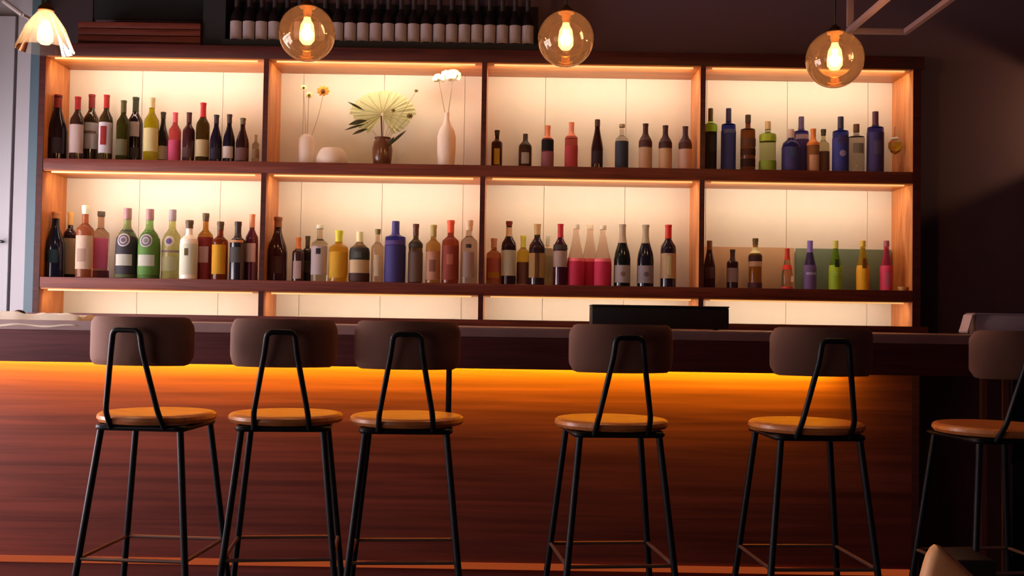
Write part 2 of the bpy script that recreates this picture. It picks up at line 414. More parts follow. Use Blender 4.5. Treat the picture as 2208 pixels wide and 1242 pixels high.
# ------------------------------------------------------------------ bottles
def glassm(name, col, rough=.04, trans=.85):
    return mat(name, col, rough=rough, trans=trans, ior=1.3)
def gl(kind, col):
    key = '%s glass %02x%02x%02x' % ((kind,) + tuple(col))
    if kind == 'clear': return mat(key, col, rough=.05, trans=.92, ior=1.25)
    if kind == 'tint': return mat(key, col, rough=.08, trans=.75, ior=1.3)
    return mat(key, col, rough=.12, spec=.6)
def pl(kind, col):
    return mat('%s %02x%02x%02x' % ((kind,) + tuple(col)), tuple(min(250, v * 1.12 + 6) for v in col), rough=.45 if kind != 'paper' else .7)
SH = {   # fractions of height: profile (radius factor, height factor), body top, cap start
 'wine': ([(.88, 0), (1, .012), (1, .60), (.93, .66), (.62, .72), (.40, .77), (.37, .82), (.37, .955), (.42, .96), (.42, .985), (.36, .99)], .58, .80, .40),
 'burg': ([(.88, 0), (1, .012), (1, .44), (.90, .54), (.62, .66), (.42, .75), (.36, .82), (.35, .955), (.41, .96), (.41, .985), (.35, .99)], .42, .82, .38),
 'slim': ([(.88, 0), (1, .012), (1, .42), (.86, .54), (.58, .70), (.44, .80), (.40, .86), (.40, .98)], .40, .86, .42),
 'spirit': ([(.9, 0), (1, .014), (1, .64), (.95, .68), (.60, .725), (.40, .75), (.37, .80), (.37, .93), (.42, .935), (.42, .985)], .62, .86, .42),
 'square': ([(.94, 0), (1, .012), (1, .71), (.96, .745), (.52, .765), (.36, .785), (.34, .83), (.34, .98)], .69, .84, .40),
 'squat': ([(.92, 0), (1, .03), (1, .60), (.9, .68), (.5, .75), (.34, .79), (.32, .84), (.32, .98)], .58, .84, .36),
 'cone': ([(.96, 0), (1, .02), (1, .36), (.92, .44), (.68, .58), (.46, .74), (.36, .86), (.36, .98)], .36, .88, .40),
 'jug': ([(.92, 0), (1, .02), (1, .48), (.96, .56), (.76, .64), (.5, .69), (.36, .73), (.34, .80), (.34, .98)], .5, .82, .40),
}
def interp(prof, f):
    for (r1, z1), (r2, z2) in zip(prof, prof[1:]):
        if z1 <= f <= z2 and z2 > z1: return r1 + (r2 - r1) * (f - z1) / (z2 - z1)
    return prof[-1][0]
def band(prof, R, H, f0, f1, half, off=.0008, n=18, m=6):
    """a sheet that follows the bottle between two heights, half = half angle facing the camera (180 wraps)"""
    bm = bmesh.new(); rows = []
    for j in range(m + 1):
        f = f0 + (f1 - f0) * j / m; r = interp(prof, f) * R + off
        rows.append([bm.verts.new((r * math.sin(a), -r * math.cos(a), f * H)) for a in [math.radians(-half + 2 * half * i / n) for i in range(n + 1)]])
    for a, b in zip(rows, rows[1:]):
        for i in range(n): bm.faces.new((a[i], a[i + 1], b[i + 1], b[i]))
    if half >= 179: bmesh.ops.remove_doubles(bm, verts=bm.verts, dist=.0003)
    bmesh.ops.solidify(bm, geom=list(bm.faces), thickness=-.0005)
    return bm
def disc_on(prof, R, H, f, rad, off=.0016, n=20, inner=0):
    """round emblem wrapped on the bottle front"""
    bm = bmesh.new(); zc = f * H
    def pt(r, k):
        x = r * math.cos(2 * PI * k / n); z = zc + r * math.sin(2 * PI * k / n)
        rr = R * interp(prof, min(.98, max(0, z / H))) + off
        a = max(-1.4, min(1.4, x / rr)); return bm.verts.new((rr * math.sin(a), -rr * math.cos(a), z))
    rs = [rad * q for q in ((.34, .67, 1) if not inner else (inner, (1 + inner) / 2, 1))]
    rings = [[pt(r, k) for k in range(n)] for r in rs]
    if not inner:
        c = pt(0, 0)
        for k in range(n): bm.faces.new((c, rings[0][k], rings[0][(k + 1) % n]))
    for a, b in zip(rings, rings[1:]):
        for k in range(n): bm.faces.new((a[k], a[(k + 1) % n], b[(k + 1) % n], b[k]))
    bmesh.ops.solidify(bm, geom=list(bm.faces), thickness=-.0004)
    return bm
placed = []
def bottle(shelfz, px, base_py, top_py, wpx, shape, glass, cap, labels, text, group, yfix=None, name='bottle', cat='bottle', y0=None):
    """labels: list of ('band', f0, f1, half, rgb) / ('disc', f, radfactor, rgb) / ('ring', f, radfactor, rgb)"""
    prof, bodyf, capf, neck = SH[shape]
    best = None
    for Y in ([yfix] if yfix else [D + .10 + .012 * i for i in range(15)]):
        R = wpx / FPX * Y / 2
        if Y < D + .012 + R or Y > DB - .016 - R: continue
        X = PX(px, Y, base_py)
        if all(abs(z - shelfz) > .05 or math.hypot(X - a, Y - b) > R + r + .0025 for a, b, r, z in placed): best = (X, Y, R); break
    if best is None:
        for sh in range(1, 60):
            for sg in (-1, 1):
                for i in range(17):
                    Y = D + .05 + .012 * i; R = wpx / FPX * Y / 2 * .97; X = PX(px + sg * sh, Y, base_py)
                    if R + D + .01 > Y or Y > DB - .016 - R: continue
                    if all(abs(z - shelfz) > .05 or math.hypot(X - a, Y - b) > R + r + .002 for a, b, r, z in placed): best = (X, Y, R); break
                if best: break
            if best: break
        print('shifted', text, sh)
    X, Y, R = best; placed.append((X, Y, R, shelfz))
    H = P(px, top_py, Y).z - shelfz
    t_ = thing(name, text, cat, (X, Y, shelfz), 0, group)
    bm = bmesh.new()
    lathe(bm, [(0, 0)] + [(r * R, z * H) for r, z in prof if z <= .985] + [(prof[-1][0] * R * .9, .985 * H), (0, .985 * H)], 28)
    obj('glass', bm, gl(*glass), t_)
    if cap:
        cf = cap[1] if len(cap) > 1 else capf
        bm = bmesh.new()
        pr = [(interp(prof, cf) * R + .0014, cf * H)]
        for j in range(1, 7):
            f = cf + (.985 - cf) * j / 6; pr.append((interp(prof, f) * R + .0014, f * H))
        pr += [(pr[-1][0] * .96, H), (0, H)]
        lathe(bm, [(pr[0][0] - .0012, cf * H)] + pr, 24)
        obj('cap', bm, pl('capsule', cap[0]), t_)
    for li, L in enumerate(labels):
        if L[0] == 'band': obj('label', band(prof, R, H, L[1], L[2], L[3], off=.0008 + .0006 * li, n=18 if L[3] < 100 else 28), pl('paper', L[4]), t_)
        elif L[0] == 'liquor':
            obj('liquid', band(prof, R, H, L[1], L[2], 180, off=.0004, n=28), gl('tint', L[3]), t_)
        elif L[0] == 'disc': obj('emblem', disc_on(prof, R, H, L[1], L[2] * R), pl('paper', L[3]), t_)
        elif L[0] == 'ring': obj('emblem_ring', disc_on(prof, R, H, L[1], L[2] * R, off=.0024, inner=.7), pl('paper', L[3]), t_)
        elif L[0] == 'dot': obj('emblem_centre', disc_on(prof, R, H, L[1], L[2] * R, off=.0026), pl('paper', L[3]), t_)
    return t_
DK = (30, 20, 24); DKG = (38, 42, 22); CRM = (226, 208, 190); WHT = (225, 214, 212); RED = (150, 26, 30)
def bd(a, b, h, c): return ('band', a, b, h, c)
# --- bay 1, upper shelf
G = 'wine bottles on the upper left shelf'
z = ZS1
bottle(z, 122, 333, 205, 42, 'burg', ('dark', (32, 16, 18)), ((120, 26, 28), .80), [bd(.10, .34, 50, (54, 34, 34))], 'big dark bottle with red neck, first on the upper left shelf', G)
bottle(z, 165, 333, 209, 30, 'wine', ('dark', (60, 36, 26)), (RED,), [bd(.12, .56, 78, (214, 190, 184))], 'red capped wine bottle with tall pale label, second on upper left shelf', G)
bottle(z, 195, 333, 204, 32, 'wine', ('dark', (58, 42, 20)), ((112, 24, 24),), [bd(.20, .58, 78, (226, 212, 210)), bd(.42, .46, 60, (150, 120, 110))], 'dark red capped wine bottle with white label between two other red capped ones', G)
bottle(z, 227, 333, 205, 29, 'wine', ('dark', (64, 48, 26)), ((158, 36, 30),), [bd(.12, .58, 78, (214, 204, 210)), bd(.24, .52, 26, (160, 40, 34))], 'wine bottle with red and white label, fourth on the upper left shelf', G)
bottle(z, 264, 335, 217, 28, 'wine', ('tint', (70, 66, 26)), ((74, 70, 36),), [bd(.10, .36, 60, (110, 100, 70))], 'olive green wine bottle left of the tall dark green capped one', G)
bottle(z, 290, 335, 210, 32, 'wine', ('dark', (36, 20, 30)), ((44, 50, 34), .78), [bd(.40, .62, 50, (214, 200, 204)), bd(.08, .24, 50, (80, 74, 78))], 'dark bottle with small high white label and dark green cap', G)
bottle(z, 325, 338, 211, 31, 'wine', ('tint', (196, 176, 30)), ((196, 176, 130), .84), [bd(.16, .52, 80, (222, 204, 150))], 'bright yellow wine bottle on the upper left shelf', G)
bottle(z, 350, 338, 242, 26, 'burg', ('dark', (34, 34, 36)), ((50, 44, 40), .88), [bd(.08, .34, 70, (206, 200, 200))], 'short dark bottle with low white label right of the yellow one', G)
bottle(z, 376, 339, 243, 26, 'wine', ('tint', (222, 92, 92)), ((214, 84, 92),), [bd(.02, .44, 80, (206, 84, 122))], 'small coral pink bottle on the upper left shelf', G)
bottle(z, 406, 339, 243, 26, 'wine', ('dark', (66, 30, 34)), ((72, 34, 36),), [bd(.10, .30, 60, (96, 60, 60))], 'small reddish brown bottle right of the coral pink one', G)
bottle(z, 436, 339, 222, 29, 'wine', ('tint', (84, 62, 26)), ((176, 34, 42), .76), [bd(.10, .38, 78, (206, 184, 140))], 'olive brown wine bottle with red cap and beige label, taller than its neighbours', G)
bottle(z, 465, 340, 248, 26, 'burg', ('dark', (30, 22, 40)), ((44, 34, 40),), [bd(.08, .30, 60, (52, 40, 54))], 'small near black bottle right of the taller red capped beige labelled one', G)
bottle(z, 493, 340, 247, 26, 'burg', ('dark', (28, 20, 34)), ((60, 46, 44),), [bd(.10, .34, 55, (214, 196, 186))], 'small dark bottle with white label, third from right on upper left shelf', G)
bottle(z, 522, 341, 255, 28, 'burg', ('dark', (40, 20, 22)), ((84, 76, 50), .86), [bd(.06, .34, 70, (120, 82, 80))], 'small dark bottle with mauve brown label near the upper left divider', G)
bottle(z, 551, 341, 290, 16, 'spirit', ('clear', (190, 170, 140)), None, [bd(.20, .50, 60, (140, 110, 80))], 'tiny pale bottle tucked against the upper left divider', G)
# --- bay 3, upper shelf
G = 'small spaced bottles on the third upper shelf'
bottle(z, 1071, 357, 281, 24, 'spirit', ('dark', (70, 34, 24)), ((44, 36, 30),), [bd(.08, .50, 30, (222, 176, 60))], 'small dark bottle with yellow label, first on the third upper shelf', G)
bottle(z, 1132, 358, 289, 29, 'squat', ('tint', (84, 56, 40)), ((56, 40, 28), .66), [bd(.12, .44, 34, (176, 160, 152))], 'small squat brown bottle with square grey label', G)
bottle(z, 1180, 359, 271, 27, 'spirit', ('tint', (140, 74, 74)), ((220, 122, 84), .70), [bd(.40, .66, 70, (30, 20, 22)), bd(.04, .38, 75, (160, 96, 104))], 'copper capped bottle with black shoulder and pink label', G)
bottle(z, 1231, 360, 264, 28, 'spirit', ('tint', (196, 90, 84)), ((226, 128, 96), .66), [bd(.04, .50, 80, (190, 70, 76))], 'rose pink bottle with long coral neck', G)
bottle(z, 1287, 361, 258, 26, 'slim', ('dark', (48, 22, 20)), ((60, 32, 26),), [bd(.10, .36, 50, (60, 34, 42))], 'tall slim dark brown bottle, the tallest on the third upper shelf', G)
bottle(z, 1340, 361, 268, 28, 'spirit', ('clear', (226, 216, 206)), ((150, 124, 90), .93), [bd(.01, .62, 180, (32, 34, 48))], 'bottle with clear neck and navy body', G)
bottle(z, 1391, 362, 267, 28, 'wine', ('tint', (214, 176, 140)), ((52, 14, 16), .62), [bd(.50, .62, 180, (58, 22, 18)), bd(.02, .48, 80, (206, 172, 140))], 'dark topped bottle with cream body, first of three alike', G)
bottle(z, 1434, 362, 271, 28, 'wine', ('tint', (214, 176, 140)), ((44, 12, 22), .62), [bd(.50, .62, 180, (52, 18, 20)), bd(.02, .48, 80, (214, 178, 144))], 'dark topped bottle with cream body, middle of three alike', G)
bottle(z, 1477, 363, 273, 28, 'wine', ('tint', (206, 160, 140)), ((48, 18, 34), .62), [bd(.50, .62, 180, (60, 22, 18)), bd(.02, .48, 80, (226, 180, 160))], 'dark topped bottle with pinkish body, last of three alike beside the divider', G)
# --- bay 4, upper shelf
G = 'spirit bottles on the upper right shelf'
bottle(z, 1531, 366, 234, 28, 'square', ('dark', (50, 44, 34)), ((84, 66, 22), .80), [bd(.62, .79, 180, (140, 180, 30)), bd(.30, .56, 60, (66, 56, 48))], 'dark bottle with bright green shoulder, first on the upper right shelf', G)
BLU = (36, 38, 110)
bottle(z, 1570, 366, 234, 31, 'square', ('tint', (50, 56, 150)), ((58, 50, 84), .79), [bd(.02, .64, 180, (40, 46, 104)), bd(.60, .66, 50, (110, 116, 160))], 'tall blue bottle with violet cap, left of the brown banded bottle', G)
bottle(z, 1612, 366, 248, 32, 'square', ('tint', (130, 74, 40)), ((70, 50, 34), .86), [bd(.08, .22, 80, (66, 34, 24)), bd(.28, .40, 80, (84, 46, 28)), bd(.44, .58, 80, (116, 76, 54))], 'brown spirit bottle with dark bands beside the tall blue one', G)
bottle(z, 1655, 367, 262, 35, 'square', ('clear', (200, 206, 150)), ((214, 180, 130), .84), [bd(.60, .74, 180, (150, 170, 40)), bd(.01, .22, 180, (120, 140, 40))], 'clear bottle with lime green shoulder and green base', G)
bottle(z, 1705, 367, 279, 38, 'squat', ('tint', (54, 48, 120)), ((196, 164, 150), .80), [bd(.04, .58, 180, (44, 36, 92)), bd(.34, .56, 26, (80, 90, 130))], 'short wide blue bottle in front of a tall blue one', G)
bottle(z, 1727, 367, 252, 32, 'square', ('tint', (70, 60, 140)), ((76, 60, 84), .78), [bd(.02, .60, 180, (50, 36, 96)), bd(.60, .68, 60, (190, 170, 180))], 'tall blue violet bottle behind the short wide blue one', G)
bottle(z, 1753, 368, 278, 27, 'spirit', ('dark', (150, 96, 60)), ((206, 116, 46), .62), [bd(.04, .40, 50, (222, 176, 140))], 'small bottle with orange cap and peach label', G)
bottle(z, 1775, 368, 279, 25, 'spirit', ('clear', (220, 204, 160)), ((70, 66, 54), .86), [bd(.02, .50, 180, (96, 60, 48))], 'small clear necked bottle with brown body beside the orange capped one', G)
bottle(z, 1812, 368, 252, 34, 'square', ('tint', (60, 66, 150)), ((52, 44, 66), .79), [bd(.02, .62, 180, (40, 42, 112)), bd(.52, .66, 40, (76, 62, 116)), ('disc', .34, .42, (170, 150, 190))], 'tall blue bottle with pale dot, between peach label and grey bottles', G)
bottle(z, 1846, 369, 268, 35, 'square', ('clear', (196, 186, 172)), ((96, 64, 34), .84), [bd(.40, .60, 40, (150, 136, 120))], 'clear greyish bottle with brown stopper between two blue ones', G)
bottle(z, 1887, 369, 241, 35, 'square', ('tint', (64, 56, 130)), ((74, 36, 48), .78), [bd(.02, .66, 180, (46, 34, 84)), bd(.30, .52, 30, (100, 84, 120))], 'tall dark blue bottle, rightmost blue one on the upper right shelf', G)
# yellow decanter at the far right
X, Y = PX(1930, 5.47, 360), 5.47
dc = thing('stemmed_glass', 'small stemmed glass holding something yellow, at the right end of upper shelf', 'glass', (X, Y, ZS1))
hh = P(1930, 272, Y).z - ZS1
bm = bmesh.new(); lathe(bm, [(0, 0), (.03, 0), (.028, .004), (.004, .008), (.004, .42 * hh), (.022, .46 * hh), (.035, .56 * hh), (.034, .66 * hh), (.022, .72 * hh), (.008, .80 * hh), (.006, .96 * hh), (0, hh)], 24)
obj('glass', bm, gl('clear', (240, 216, 180)), dc)
bm = bmesh.new(); lathe(bm, [(0, .455 * hh), (.0215, .47 * hh), (.0362, .56 * hh), (.0352, .655 * hh), (0, .66 * hh)], 24); obj('yellow_liquid', bm, gl('tint', (226, 200, 60)), dc)
bm = bmesh.new(); ball(bm, (0, 0, .735 * hh), .014, 1.4, 1.4, .8); obj('stopper', bm, pl('capsule', (250, 240, 220)), dc)

# --- bay 1, lower shelf
z = ZS2; G = 'spirit bottles on the lower left shelf'
bottle(z, 117, 588, 457, 42, 'burg', ('dark', (24, 26, 44)), ((190, 124, 74), .90), [bd(.22, .42, 40, (40, 60, 66))], 'big navy bottle in the left corner of the lower shelf', G)
bottle(z, 149, 588, 457, 28, 'spirit', ('dark', (50, 28, 32)), ((222, 170, 100), .80), [bd(.06, .60, 75, (214, 196, 160))], 'dark necked bottle with cream label beside the navy bottle', G)
bottle(z, 181, 588, 443, 36, 'spirit', ('tint', (210, 130, 92)), ((236, 222, 190), .88), [bd(.12, .58, 80, (222, 198, 176)), bd(.22, .40, 30, (190, 160, 140))], 'cream capped bottle with a large floral cream label', G)
bottle(z, 215, 589, 456, 36, 'spirit', ('clear', (200, 160, 130)), ((80, 68, 58), .92), [bd(.14, .60, 80, (232, 124, 172)), bd(.02, .12, 180, (70, 26, 40))], 'bottle with a wide bright pink label on the lower left shelf', G)
def gin(px, base, top, body, text, neckc, dotc):
    b_ = bottle(z, px, base, top, 46, 'jug', ('tint', neckc), ((150, 110, 110), .84), [bd(.01, .68, 180, body), bd(.18, .34, 48, (206, 202, 190)), ('disc', .54, .62, (214, 200, 208)), ('ring', .54, .50, (120, 112, 116)), ('dot', .54, .22, dotc)], text, G)
gin(272, 591, 449, (34, 30, 36), 'large black bottle with round white emblem on the lower left shelf', (176, 190, 130), (120, 104, 120))
gin(320, 592, 451, (66, 104, 34), 'large green bottle with round white emblem', (150, 190, 110), (150, 150, 140))
bottle(z, 406, 594, 475, 38, 'spirit', ('dark', (250, 236, 218)), ((84, 64, 44), .86), [bd(.08, .60, 80, (244, 222, 204)), bd(.40, .52, 12, (110, 90, 60))], 'white bottle with brown cap on the lower left shelf', G)
bottle(z, 473, 596, 478, 34, 'spirit', ('tint', (140, 60, 26)), ((80, 60, 30), .86), [bd(.10, .60, 60, (228, 164, 34))], 'amber bottle with bright yellow label on the lower left shelf', G)
bottle(z, 369, 594, 452, 42, 'jug', ('tint', (206, 204, 130)), ((140, 124, 130), .84), [('disc', .54, .55, (206, 190, 180)), ('dot', .54, .30, (120, 100, 140)), bd(.12, .32, 50, (170, 164, 120)), bd(.38, .41, 60, (140, 110, 110))], 'large pale yellow green bottle with violet emblem', G)
bottle(z, 441, 595, 460, 32, 'spirit', ('tint', (196, 130, 50)), ((78, 58, 38), .88), [bd(.01, .64, 180, (116, 28, 26)), bd(.26, .50, 40, (222, 180, 176))], 'amber shouldered red bottle with small white label', G)
bottle(z, 511, 597, 478, 33, 'spirit', ('dark', (38, 34, 40)), ((36, 28, 30), .74), [bd(.30, .56, 50, (90, 86, 84)), bd(.64, .68, 60, (210, 160, 120))], 'black bottle with grey label right of the yellow labelled one', G)
bottle(z, 541, 598, 462, 28, 'wine', ('dark', (76, 26, 48)), ((176, 124, 90), .80), [bd(.28, .56, 50, (206, 190, 196))], 'purple bottle with white label against the lower left divider', G)
# --- bay 2, lower shelf
G = 'spirit bottles on the second lower shelf'
bottle(z, 597, 600, 468, 42, 'burg', ('dark', (62, 26, 22)), ((140, 84, 50), .84), [bd(.12, .38, 40, (84, 44, 32))], 'dark tapering bottle in the left corner of second lower shelf', G)
bottle(z, 642, 602, 512, 26, 'spirit', ('dark', (70, 44, 38)), ((206, 110, 50), .74), [bd(.06, .46, 40, (216, 190, 188))], 'small bottle with orange cap and narrow white label', G)
bottle(z, 662, 602, 509, 24, 'spirit', ('dark', (44, 34, 34)), ((70, 58, 34), .76), [bd(.20, .46, 60, (84, 70, 60))], 'small dark bottle between the orange capped and white labelled ones', G)
bottle(z, 688, 603, 485, 36, 'spirit', ('clear', (214, 196, 170)), ((246, 226, 190), .93), [bd(.12, .62, 75, (200, 186, 190)), bd(.48, .58, 16, (60, 50, 60))], 'clear bottle with large greyish white label and small black mark', G)
bottle(z, 729, 603, 497, 41, 'spirit', ('tint', (232, 170, 50)), ((206, 200, 60), .78), [bd(.08, .58, 70, (226, 176, 50))], 'yellow liqueur bottle with yellow green cap', G)
bottle(z, 774, 603, 500, 43, 'squat', ('tint', (196, 156, 110)), ((240, 210, 156), .80), [bd(.44, .68, 180, (40, 36, 30)), bd(.18, .44, 80, (222, 190, 150)), bd(.01, .18, 180, (54, 26, 20)), bd(.48, .60, 20, (96, 104, 96))], 'squat bottle with black shoulder, cream label and dark base', G)
bottle(z, 813, 603, 494, 27, 'spirit', ('clear', (220, 190, 160)), ((116, 100, 60), .90), [bd(.12, .52, 20, (232, 204, 176))], 'slim clear bottle with narrow white strip beside the big blue one', G)
bottle(z, 851, 604, 477, 45, 'square', ('tint', (60, 56, 150)), ((52, 46, 110), .74), [bd(.01, .60, 180, (44, 36, 96)), bd(.61, .68, 70, (110, 84, 150))], 'big deep blue bottle, the largest on the second lower shelf', G)
bottle(z, 895, 604, 483, 30, 'spirit', ('tint', (110, 84, 64)), ((84, 38, 28), .80), [bd(.60, .67, 180, (50, 40, 34)), bd(.02, .52, 180, (84, 62, 54))], 'brown bottle with dark shoulder band right of the big blue one', G)
bottle(z, 933, 605, 485, 32, 'spirit', ('tint', (206, 150, 80)), ((160, 140, 80), .80), [bd(.06, .54, 70, (200, 150, 124)), bd(.20, .40, 25, (150, 100, 84))], 'amber bottle with rosy patterned label', G)
bottle(z, 970, 606, 475, 37, 'spirit', ('tint', (170, 76, 54)), ((206, 78, 46), .80), [bd(.06, .60, 80, (156, 70, 56)), bd(.30, .46, 22, (190, 110, 90))], 'rust red bottle with orange red cap', G)
bottle(z, 1010, 607, 475, 36, 'spirit', ('clear', (206, 186, 170)), ((190, 170, 140), .84), [bd(.10, .50, 40, (160, 136, 128)), bd(.56, .62, 18, (70, 54, 50))], 'clear bottle with greyish label beside the middle divider', G)
# --- bay 3, lower shelf
G = 'bottles on the third lower shelf'
bottle(z, 1096, 612, 477, 32, 'wine', ('dark', (46, 24, 24)), ((120, 40, 30), .92), [bd(.14, .54, 80, (226, 206, 180)), bd(.76, .90, 180, (200, 160, 120))], 'wine bottle with dark shoulder and tall cream label, brown stopper', G)
bottle(z, 1157, 613, 483, 35, 'wine', ('dark', (50, 30, 32)), ((190, 156, 104), .82), [bd(.12, .52, 80, (200, 160, 104)), bd(.12, .52, 16, (120, 74, 40))], 'bottle with dark shoulder and tan label, pale brown neck', G)
bottle(z, 1207, 614, 483, 30, 'wine', ('dark', (66, 22, 36)), ((176, 34, 42), .78), [bd(.30, .56, 78, (196, 170, 160)), bd(.58, .66, 180, (50, 40, 34))], 'red capped bottle with wine red base, left of the pink flasks', G)
for k, (px, tx) in enumerate(((1241, 'left one of three clear necked flasks with magenta drink'), (1271, 'middle one of three clear necked flasks with magenta drink'), (1299, 'right one of three clear necked flasks with magenta drink'))):
    bottle(z, px, 615, 484 + k, 37, 'cone', ('clear', (246, 222, 206)), ((222, 200, 176), .93), [bd(.01, .40, 180, (168, 24, 62)), bd(.40, .45, 180, (216, 96, 110))], tx, G)
bottle(z, 1341, 616, 484, 36, 'burg', ('dark', (24, 26, 26)), ((160, 140, 120), .70), [bd(.06, .34, 70, (190, 176, 176)), ('dot', .20, .30, (150, 110, 100))], 'black sparkling wine bottle with silver neck right of the magenta flasks', G)
bottle(z, 1391, 617, 485, 36, 'burg', ('dark', (28, 24, 36)), ((150, 134, 110), .70), [bd(.06, .34, 70, (170, 156, 166)), ('dot', .20, .30, (120, 96, 110))], 'black sparkling wine bottle with silver neck beside the red capped bottle', G)
bottle(z, 1440, 618, 485, 34, 'wine', ('dark', (40, 26, 40)), ((176, 30, 22), .78), [bd(.14, .54, 80, (210, 178, 140)), bd(.2, .5, 14, (236, 206, 160))], 'red capped wine bottle with cream label, last on the third lower shelf', G)
bottle(z, 1064, 611, 514, 32, 'spirit', ('tint', (206, 130, 90)), ((226, 160, 130), .80), [bd(.10, .56, 70, (204, 120, 110)), bd(.14, .26, 50, (210, 160, 60))], 'rosy bottle against the divider, left of the brown stoppered wine', G)
bottle(z, 1127, 612, 508, 28, 'spirit', ('tint', (236, 196, 70)), ((240, 214, 90), .76), [bd(.02, .46, 70, (130, 84, 80))], 'yellow topped small bottle peeping between two dark shouldered ones', G)
bottle(z, 1180, 613, 508, 26, 'square', ('dark', (236, 214, 180)), ((240, 222, 196), .80), [bd(.06, .60, 70, (232, 208, 172))], 'pale cream bottle between the tan labelled and red capped ones', G)
# --- bay 4, lower shelf
G = 'bottles on the lower right shelf'
bottle(z, 1529, 620, 519, 26, 'slim', ('dark', (60, 28, 28)), ((130, 82, 50), .80), [bd(.20, .44, 60, (110, 74, 84))], 'dark brown bottle against the last divider, lower right shelf', G)
bottle(z, 1579, 621, 538, 25, 'spirit', ('dark', (56, 30, 34)), ((60, 36, 30), .74), [bd(.16, .52, 70, (176, 150, 156))], 'short dark bottle with pale lilac label, lower right shelf', G)
bottle(z, 1628, 621, 514, 28, 'spirit', ('tint', (180, 124, 60)), ((96, 76, 34), .87), [bd(.54, .66, 180, (50, 12, 14)), bd(.44, .54, 75, (220, 180, 150)), bd(.01, .12, 180, (66, 26, 34)), bd(.70, .82, 180, (240, 210, 150))], 'bottle with dark shoulder band and brown cap, left of red capped glass one', G)
bottle(z, 1697, 622, 536, 24, 'cone', ('clear', (236, 196, 160)), ((196, 44, 26), .72), [bd(.48, .60, 180, (206, 50, 36)), bd(.01, .06, 180, (196, 60, 60))], 'small clear bottle with red cap and red shoulder', G)
bottle(z, 1746, 622, 519, 27, 'slim', ('tint', (96, 76, 140)), ((120, 96, 170), .76), [bd(.01, .50, 180, (92, 70, 116)), bd(.30, .35, 50, (190, 176, 206))], 'slim purple bottle on the lower right shelf', G)
bottle(z, 1801, 622, 519, 27, 'slim', ('tint', (150, 190, 60)), ((196, 190, 90), .84), [bd(.01, .50, 180, (140, 168, 30)), bd(.46, .62, 22, (44, 60, 30)), bd(.28, .36, 50, (190, 210, 90))], 'slim lime green bottle on the lower right shelf', G)
bottle(z, 1860, 623, 519, 26, 'slim', ('tint', (236, 190, 50)), ((206, 170, 60), .88), [bd(.01, .50, 180, (226, 160, 24)), bd(.44, .64, 22, (130, 76, 26))], 'slim golden yellow bottle on the lower right shelf', G)
bottle(z, 1911, 623, 519, 26, 'slim', ('tint', (220, 80, 120)), ((150, 80, 84), .88), [bd(.01, .50, 180, (200, 56, 90)), bd(.10, .36, 30, (216, 110, 140))], 'slim pink bottle, last on the lower right shelf', G)
# low boards leaning behind them
M_gg = mat('grey green frosted glass', (120, 136, 110), rough=.35, trans=.25)
y = DB - .032
x0, x1 = PX(1716, y, 600), XC[4] - .02
tag(obj('glass_sheet', B(x0, x1, y, y + .008, ZS2, PZ(1820, 537, y), bev=.001), M_gg), 'low grey green glass sheet standing behind the purple and green bottles', 'sheet')
tag(obj('beige_board', B(XC[3] + .05, x0 - .01, y, y + .01, ZS2, PZ(1620, 533, y), bev=.001), mat('beige board', (196, 156, 116), rough=.7)), 'low beige board standing behind the three bottles at the left', 'board')
bm = bmesh.new(); xx = PX(1944, D + .07, 620)
lathe(bm, [(0, 0), (.014, 0), (.022, .012), (.024, .022), (.022, .022), (.013, .006), (0, .005)], 20)
tag(obj('small_dish', bm, pl('capsule', (200, 150, 90)), loc=(xx, D + .06, ZS2)), 'tiny tan dish at the right end of the lower right shelf', 'dish')

# ------------------------------------------------------------------ vases and flowers in bay 2
M_cer = mat('white matte ceramic', (236, 214, 196), rough=.55, bump=.05)
M_stem = mat('thin dry stem', (150, 120, 90), rough=.7)
M_leafd = mat('dark olive leaf', (86, 78, 44), rough=.6)
M_fan = mat('pale green dried palm', (232, 230, 186), rough=.7, var=.1)
z = ZS1; Y = D + .12
def vase(name, px, base, top, wpx, prof, m, label, Y=Y):
    X = PX(px, Y, base); H = P(px, top, Y).z - z; R = wpx / FPX * Y / 2
    v = thing(name, label, 'vase', (X, Y, z)); bm = bmesh.new()
    lathe(bm, [(0, 0)] + [(r * R, h * H) for r, h in prof] + [(prof[-1][0] * R * .8, H), (prof[-1][0] * R * .75, H * .7), (0, H * .65)], 32)
    obj('vessel', bm, m, v); placed.append((X, Y, R, z)); return v, H, R
def stem(v, p0, p1, r=.0014, m=None, bend=0):
    a, b = Vector(p0), Vector(p1); mid = (a + b) / 2 + Vector((bend, 0, 0)); bm = bmesh.new()
    tube(bm, [a * (1 - t_) ** 2 + mid * 2 * t_ * (1 - t_) + b * t_ * t_ for t_ in [i / 8 for i in range(9)]], r, 6)
    return obj('stem', bm, m or M_stem, v)
def off(v, px, py, Yq=None):
    Yq = Yq or v.location.y; q = P(px, py, Yq); return (q.x - v.location.x, Yq - v.location.y, q.z - v.location.z)
def flower(v, px, py, r, col, petals=9, dy=0, name='flower', cen=(110, 70, 20)):
    c = Vector(off(v, px, py)) + Vector((0, dy, 0)); bm = bmesh.new()
    for k in range(petals):
        a = 2 * PI * k / petals; m4 = Matrix.Translation(c + Vector((math.cos(a), -.15, math.sin(a) * .7)) * r * .55) @ Matrix.Rotation(-a, 4, 'Y') @ Matrix.Diagonal((1, .35, .5, 1))
        bmesh.ops.create_uvsphere(bm, u_segments=10, v_segments=6, radius=r * .5, matrix=m4)
    f = obj(name, bm, mat('petal %02x%02x%02x' % col, col, rough=.6), v)
    bm = bmesh.new(); ball(bm, c + Vector((0, -r * .2, -r * .1)), r * .38, n=10); obj('flower_centre', bm, mat('seed %02x%02x%02x' % cen, cen, rough=.8), f)
    return f
